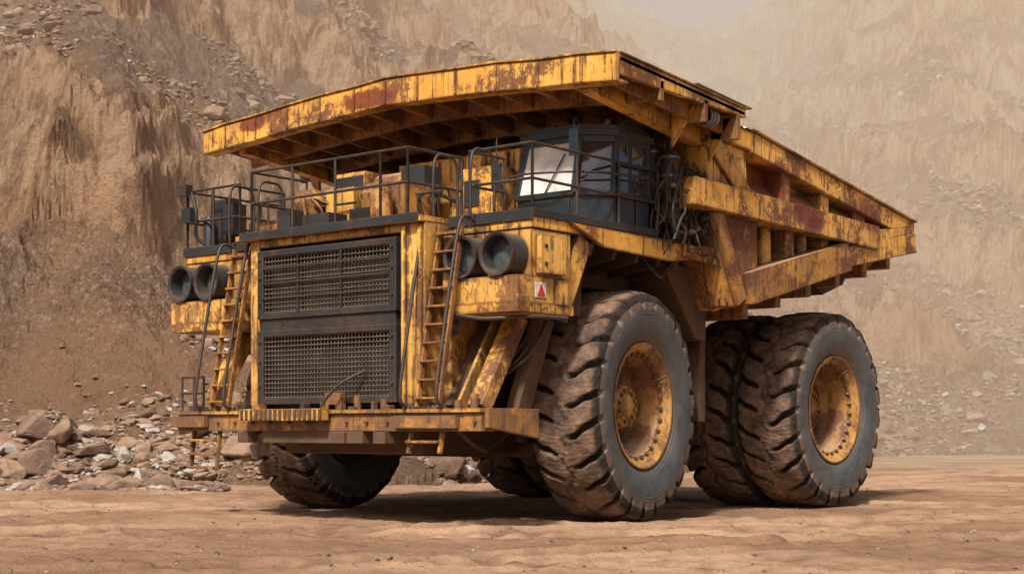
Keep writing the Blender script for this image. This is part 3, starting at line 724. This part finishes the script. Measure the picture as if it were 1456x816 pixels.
cl=g.mix(g.ramp(strk,.42,.58),(.31,.19,.12),(.58,.385,.25))
cl=g.mix(g.ramp(strk,.46,.36,0,.85),cl,(.14,.088,.062))
cl=g.mix(g.ramp(big,.54,.64,0,.6),cl,(.44,.235,.13))
edge_=g.ramp(g.math('ADD',clf,g.mul(g.math('SUBTRACT',mid,.5),1.8)),.30,.65)
c=g.mix(edge_,tal,cl)
vd2=g.voro(o,7); vc2=g.voro(o,7,out='Color'); vc1=g.voro(o,1.8,out='Color'); vd1=g.voro(o,1.8)
rub=g.mul(g.ramp(g.noise(o,.12,5,.65),.42,.54),g.math('SUBTRACT',1.0,edge_))
c=g.mix(g.mul(rub,g.ramp(g.sep(vc2)[0],.74,.94,0,.5)),c,(.50,.41,.33))
c=g.mix(g.mul(g.mul(rub,farm),g.ramp(g.sep(vc1)[0],.80,.94,0,.6)),c,(.52,.42,.34))
c=g.mix(g.mul(g.mul(rub,farm),g.ramp(g.sep(vc1)[1],.25,.05,0,.5)),c,(.11,.08,.06))
c=g.mix(g.ramp(fine,.52,.70,0,.55),c,(.10,.066,.050))
c=g.mix(g.ramp(fine,.46,.30,0,.35),c,(.58,.42,.30))
g.put(g.b.inputs['Base Color'],c); g.b.inputs['Roughness'].default_value=.95
g.b.inputs['Specular IOR Level'].default_value=.1
h=g.math('ADD',g.mul(fine,.9),g.math('ADD',g.mul(g.mul(g.math('ADD',g.mul(vd2,.3),g.mul(g.mul(vd1,1.5),farm)),rub),-.7),g.math('ADD',g.mul(strk,1.0),g.mul(mid,2.5))))
g.bump(h,1.0,.6); M_HILL=g.mat
me=bpy.data.meshes.new('hillside'); me.from_pydata(V,[],F); me.materials.append(M_HILL)
for nm,ar in (('cliff',A1),('layer',A2)):
    at=me.attributes.new(nm,'FLOAT','POINT'); at.data.foreach_set('value',ar)
me.update()
o=bpy.data.objects.new('hillside',me); scn.collection.objects.link(o)
# ground
def lin(a,b,st): return list(np.arange(a,b,st))
sl=[-400,-200,-100,-60,-40,-30,-24]+lin(-20,20,.07)+[20.5,22,26,32,45,60,100,200,400]
dl=[-200,-60,-10,2,8,11]+lin(13,36,.07)+lin(36,60,.5)+[62,70,80,100,150,400]
V=[];A1=[]
ruts=[(16.4,.24,.42,1),(18.0,.26,.42,1),(19.6,-.16,.45,1),(21.9,.30,.55,1),(23.6,.30,.55,1),(15.4,-.10,.35,1),(26.5,.22,.7,1),(29.5,.12,.7,1),(33,.05,.8,0),(17.2,-.22,.4,1),(20.2,.10,.5,1)]
RV=[0]
def gz(s,d):
    x,y=SD(s,d); RV[0]=0
    z=.08*noise.fractal(Vector((s*.25,d*.25,0)),1,2,3)+.04*noise.fractal(Vector((s*1.6,d*1.6,3)),.7,2,5)
    for a,b,wd,tr in ruts:
        c=a+b*s+.5*math.sin(s*.12+a)
        t=abs(d-c)/wd
        if t<1.4:
            k=1-sm(.75,1.0,t); rim=math.exp(-((t-1.08)/.14)**2)
            fd=.35+.65*sm(-.3,.2,noise.noise(Vector((s*.12,a,2))))
            z+=(-.08*k+.05*rim)*fd
            tw=math.sin(2*math.pi*(s+.45*abs(d-c))/.55)
            if tr: z+=.04*fd*k*tw
            RV[0]=max(RV[0],fd*k*(.65-.35*tw*tr))
    z*=sm(-30,-18,s)*sm(30,18,s) if abs(s)>18 else 1
    for (tx,ty) in ((3.03,0),(-3.4,0),(3.27,5.87),(1.98,5.87),(-3.27,5.87),(-1.98,5.87)):
        r2=(x-tx)**2+(y-ty)**2
        if r2<4: z*=sm(.3,2.0,math.sqrt(r2))
    return z
for d in dl:
    for s in sl:
        x,y=SD(s,d); RV[0]=0; V.append((x,y,gz(s,d) if 12<d<61 and abs(s)<27 else 0)); A1.append(RV[0])
n=len(sl); I,J=np.meshgrid(np.arange(len(dl)-1),np.arange(n-1),indexing='ij')
F=np.stack([I*n+J,I*n+J+1,(I+1)*n+J+1,(I+1)*n+J],-1).reshape(-1,4).tolist()
g=G('packed_dirt'); o=g.coord('Object'); P=g.mapping(o,rot=(0,0,-ANG))
big=g.noise(g.mapping(P,(.6,1.0,1)),.22,8,.62,.4); mid=g.noise(o,1.1,8,.72); fine=g.noise(o,9,9,.78)
c=g.mix(g.ramp(big,.40,.60),(.31,.19,.122),(.50,.335,.225))
c=g.mix(g.ramp(mid,.47,.65,0,.6),c,(.21,.122,.078))
c=g.mix(g.mul(g.attr('rut'),g.ramp(mid,.3,.55,.6,1)),c,(.17,.098,.064))
c=g.mix(g.ramp(fine,.54,.70,0,.4),c,(.14,.085,.058))
c=g.mix(g.ramp(fine,.44,.30,0,.35),c,(.60,.43,.31))
peb=g.voro(o,9); pc=g.voro(o,9,out='Color')
pm=g.mul(g.ramp(peb,.34,.24),g.ramp(g.sep(pc)[0],.86,.90))
c=g.mix(g.mul(pm,.5),c,g.mix(g.sep(pc)[1],(.13,.09,.07),(.50,.40,.32)))
g.put(g.b.inputs['Base Color'],c); g.b.inputs['Roughness'].default_value=.95; g.b.inputs['Specular IOR Level'].default_value=.1
h=g.math('ADD',g.mul(fine,.5),g.math('ADD',g.mul(mid,1.1),g.mul(pm,.4))); g.bump(h,1.0,.10)
me=bpy.data.meshes.new('ground'); me.from_pydata(V,[],F); me.materials.append(g.mat)
at=me.attributes.new('rut','FLOAT','POINT'); at.data.foreach_set('value',A1)
me.polygons.foreach_set('use_smooth',[True]*len(F)); me.update()
o=bpy.data.objects.new('ground',me); scn.collection.objects.link(o)

# rocks
import bmesh
def rock_templates(n=14):
    out=[]
    for i in range(n):
        bm=bmesh.new()
        for k in range(16):
            v=Vector(np.random.normal(size=3)).normalized()*random.uniform(.75,1.05); v.z*=.75; v.x*=1.15
            bm.verts.new(v)
        bmesh.ops.convex_hull(bm,input=bm.verts)
        bmesh.ops.delete(bm,geom=[v for v in bm.verts if not v.link_faces],context='VERTS')
        bmesh.ops.bevel(bm,geom=list(bm.edges),offset=.05,segments=1,affect='EDGES')
        bm.verts.index_update()
        out.append((np.array([v.co[:] for v in bm.verts]),[[v.index for v in f.verts] for f in bm.faces])); bm.free()
    return out
RT=rock_templates()
def rocks(name,items,mats,wts=(3,3,1.3)):
    V=[];F=[];MI=[];off=0
    for (x,y,z,r) in items:
        vs,fs=random.choice(RT)
        q=np.array(Matrix.Rotation(random.uniform(0,6.28),3,'Z')@Matrix.Rotation(random.uniform(-.5,.5),3,'X'))
        a=vs@q.T*np.array([r*random.uniform(.8,1.2),r*random.uniform(.8,1.2),r*random.uniform(.7,1)])+np.array([x,y,z])
        V.append(a); mi=random.choices(range(len(mats)),wts)[0]
        for f in fs: F.append([i+off for i in f]); MI.append(mi)
        off+=len(vs)
    me=bpy.data.meshes.new(name); me.from_pydata(np.concatenate(V).tolist(),[],F)
    for m in mats: me.materials.append(m)
    me.polygons.foreach_set('material_index',MI); me.update()
    o=bpy.data.objects.new(name,me); scn.collection.objects.link(o)
def rockmat(name,a,b):
    g=G(name); o=g.coord(); n=g.noise(o,2.5,9,.7); f=g.noise(o,14,8,.7)
    c=g.mix(g.ramp(n,.35,.65),a,b); c=g.mix(g.ramp(f,.5,.7,0,.5),c,tuple(x*.45 for x in a))
    nz=g.sep(g.normal())[2]; c=g.mix(g.mul(g.ramp(nz,.5,.95),g.ramp(n,.4,.6,.1,.6)),c,(.38,.26,.175))
    g.put(g.b.inputs['Base Color'],c); g.b.inputs['Roughness'].default_value=.9; g.bump(g.math('ADD',f,n),.8,.08); return g.mat
RM=[rockmat('brown_rock',(.14,.09,.065),(.24,.16,.115)),rockmat('ochre_rock',(.25,.165,.115),(.36,.245,.17)),rockmat('grey_rock',(.36,.34,.32),(.52,.50,.47))]
it=[]
for i in range(3800):
    d=random.gauss(38.4,2.3); u=random.uniform(-.50,-.19); s=u*d
    if d<35.2: continue
    r=min(.38,.05+random.paretovariate(1.8)*.045)
    z=max(0,hill(s,d)); x,y=SD(s,d); it.append((x,y,z+r*.05,r))
for i in range(34):
    d=random.uniform(36,41); s=random.uniform(-.40,-.23)*d; r=random.uniform(.28,.60); x,y=SD(s,d)
    it.append((x,y,max(0,hill(s,d))+r*.1,r))
rocks('rock_pile',it,RM,(4,3,2.4))
it=[]
for i in range(60000):
    u=random.uniform(-.48,.48); 
    d=38*(150/38)**random.random(); s=u*d; e=d-base(s)
    if e<-3 or e>60: continue
    if noise.noise(Vector((s*.10,d*.10,9)))+.4*noise.noise(Vector((s*.4,d*.4,2)))<-.05: continue
    z=hill(s,d)
    if ATT[0]>.3 or z<-.1: continue
    r=(.035+random.paretovariate(2.1)*.035)*(1+d/80); r=min(r,.7)
    x,y=SD(s,d); it.append((x,y,z+r*.05,r))
    if len(it)>28000: break
rocks('scattered_rubble',it,RM,(5,5,.7))
it=[]
for i in range(1100):
    d=random.uniform(14,40); s=random.uniform(-.42,.42)*d; r=random.uniform(.010,.03)
    if random.random()<.06: r*=2
    x,y=SD(s,d); it.append((x,y,gz(s,d)+r*.3,r))
rocks('ground_pebbles',it,RM)

# dust haze: real scattering volume hanging in the pit behind the truck
def dustbox(name,q,dens,col):
    me=bpy.data.meshes.new(name)
    me.from_pydata([(*SD(s,d),z) for s,d,z in q],[],[[3,2,1,0],[4,5,6,7],[0,1,5,4],[1,2,6,5],[2,3,7,6],[3,0,4,7]])
    m=bpy.data.materials.new(name+'_volume'); m.use_nodes=True; nt=m.node_tree; nt.nodes.clear()
    out=nt.nodes.new('ShaderNodeOutputMaterial'); vs=nt.nodes.new('ShaderNodeVolumeScatter')
    vs.inputs['Color'].default_value=col; vs.inputs['Density'].default_value=dens; vs.inputs['Anisotropy'].default_value=-.5
    nt.links.new(vs.outputs[0],out.inputs['Volume']); me.materials.append(m)
    o=bpy.data.objects.new(name,me); scn.collection.objects.link(o)
dustbox('dust_haze',[(-150,76,-.5),(120,28,-.5),(230,292,-.5),(-230,292,-.5),(-150,76,24),(120,28,14),(230,292,90),(-230,292,90)],.0115,(1,.60,.425,1))

# ------------------------------------------------------------ light, sky, camera
EL=math.radians(48)
sv=Vector((.36,-.93,0)).normalized()
to=Vector((sv.x*math.cos(EL),sv.y*math.cos(EL),math.sin(EL)))
sl=bpy.data.lights.new('sun','SUN'); sl.energy=4.8; sl.angle=math.radians(6); sl.color=(1,.91,.80)
so=bpy.data.objects.new('sun',sl); scn.collection.objects.link(so)
so.rotation_euler=to.to_track_quat('Z','Y').to_euler()
w=bpy.data.worlds.new('World'); scn.world=w; w.use_nodes=True
bg=w.node_tree.nodes['Background']; sk=w.node_tree.nodes.new('ShaderNodeTexSky'); sk.sky_type='NISHITA'; sk.sun_disc=False
sk.sun_elevation=EL; sk.sun_rotation=math.atan2(sv.x,sv.y); sk.dust_density=6; sk.air_density=1
mx=w.node_tree.nodes.new('ShaderNodeMix'); mx.data_type='RGBA'; mx.blend_type='MULTIPLY'; mx.inputs[0].default_value=1
mx.inputs[7].default_value=(1,.91,.84,1)
w.node_tree.links.new(sk.outputs[0],mx.inputs[6]); w.node_tree.links.new(mx.outputs[2],bg.inputs[0]); bg.inputs[1].default_value=.10
cd=bpy.data.cameras.new('camera'); co=bpy.data.objects.new('camera',cd); scn.collection.objects.link(co)
co.location=(CX,CY,HV); co.rotation_euler=(math.radians(90),0,ANG)
cd.sensor_width=36; cd.lens=36*2149/1456; cd.shift_y=202/1456; cd.clip_end=2000; cd.clip_start=.1
scn.camera=co
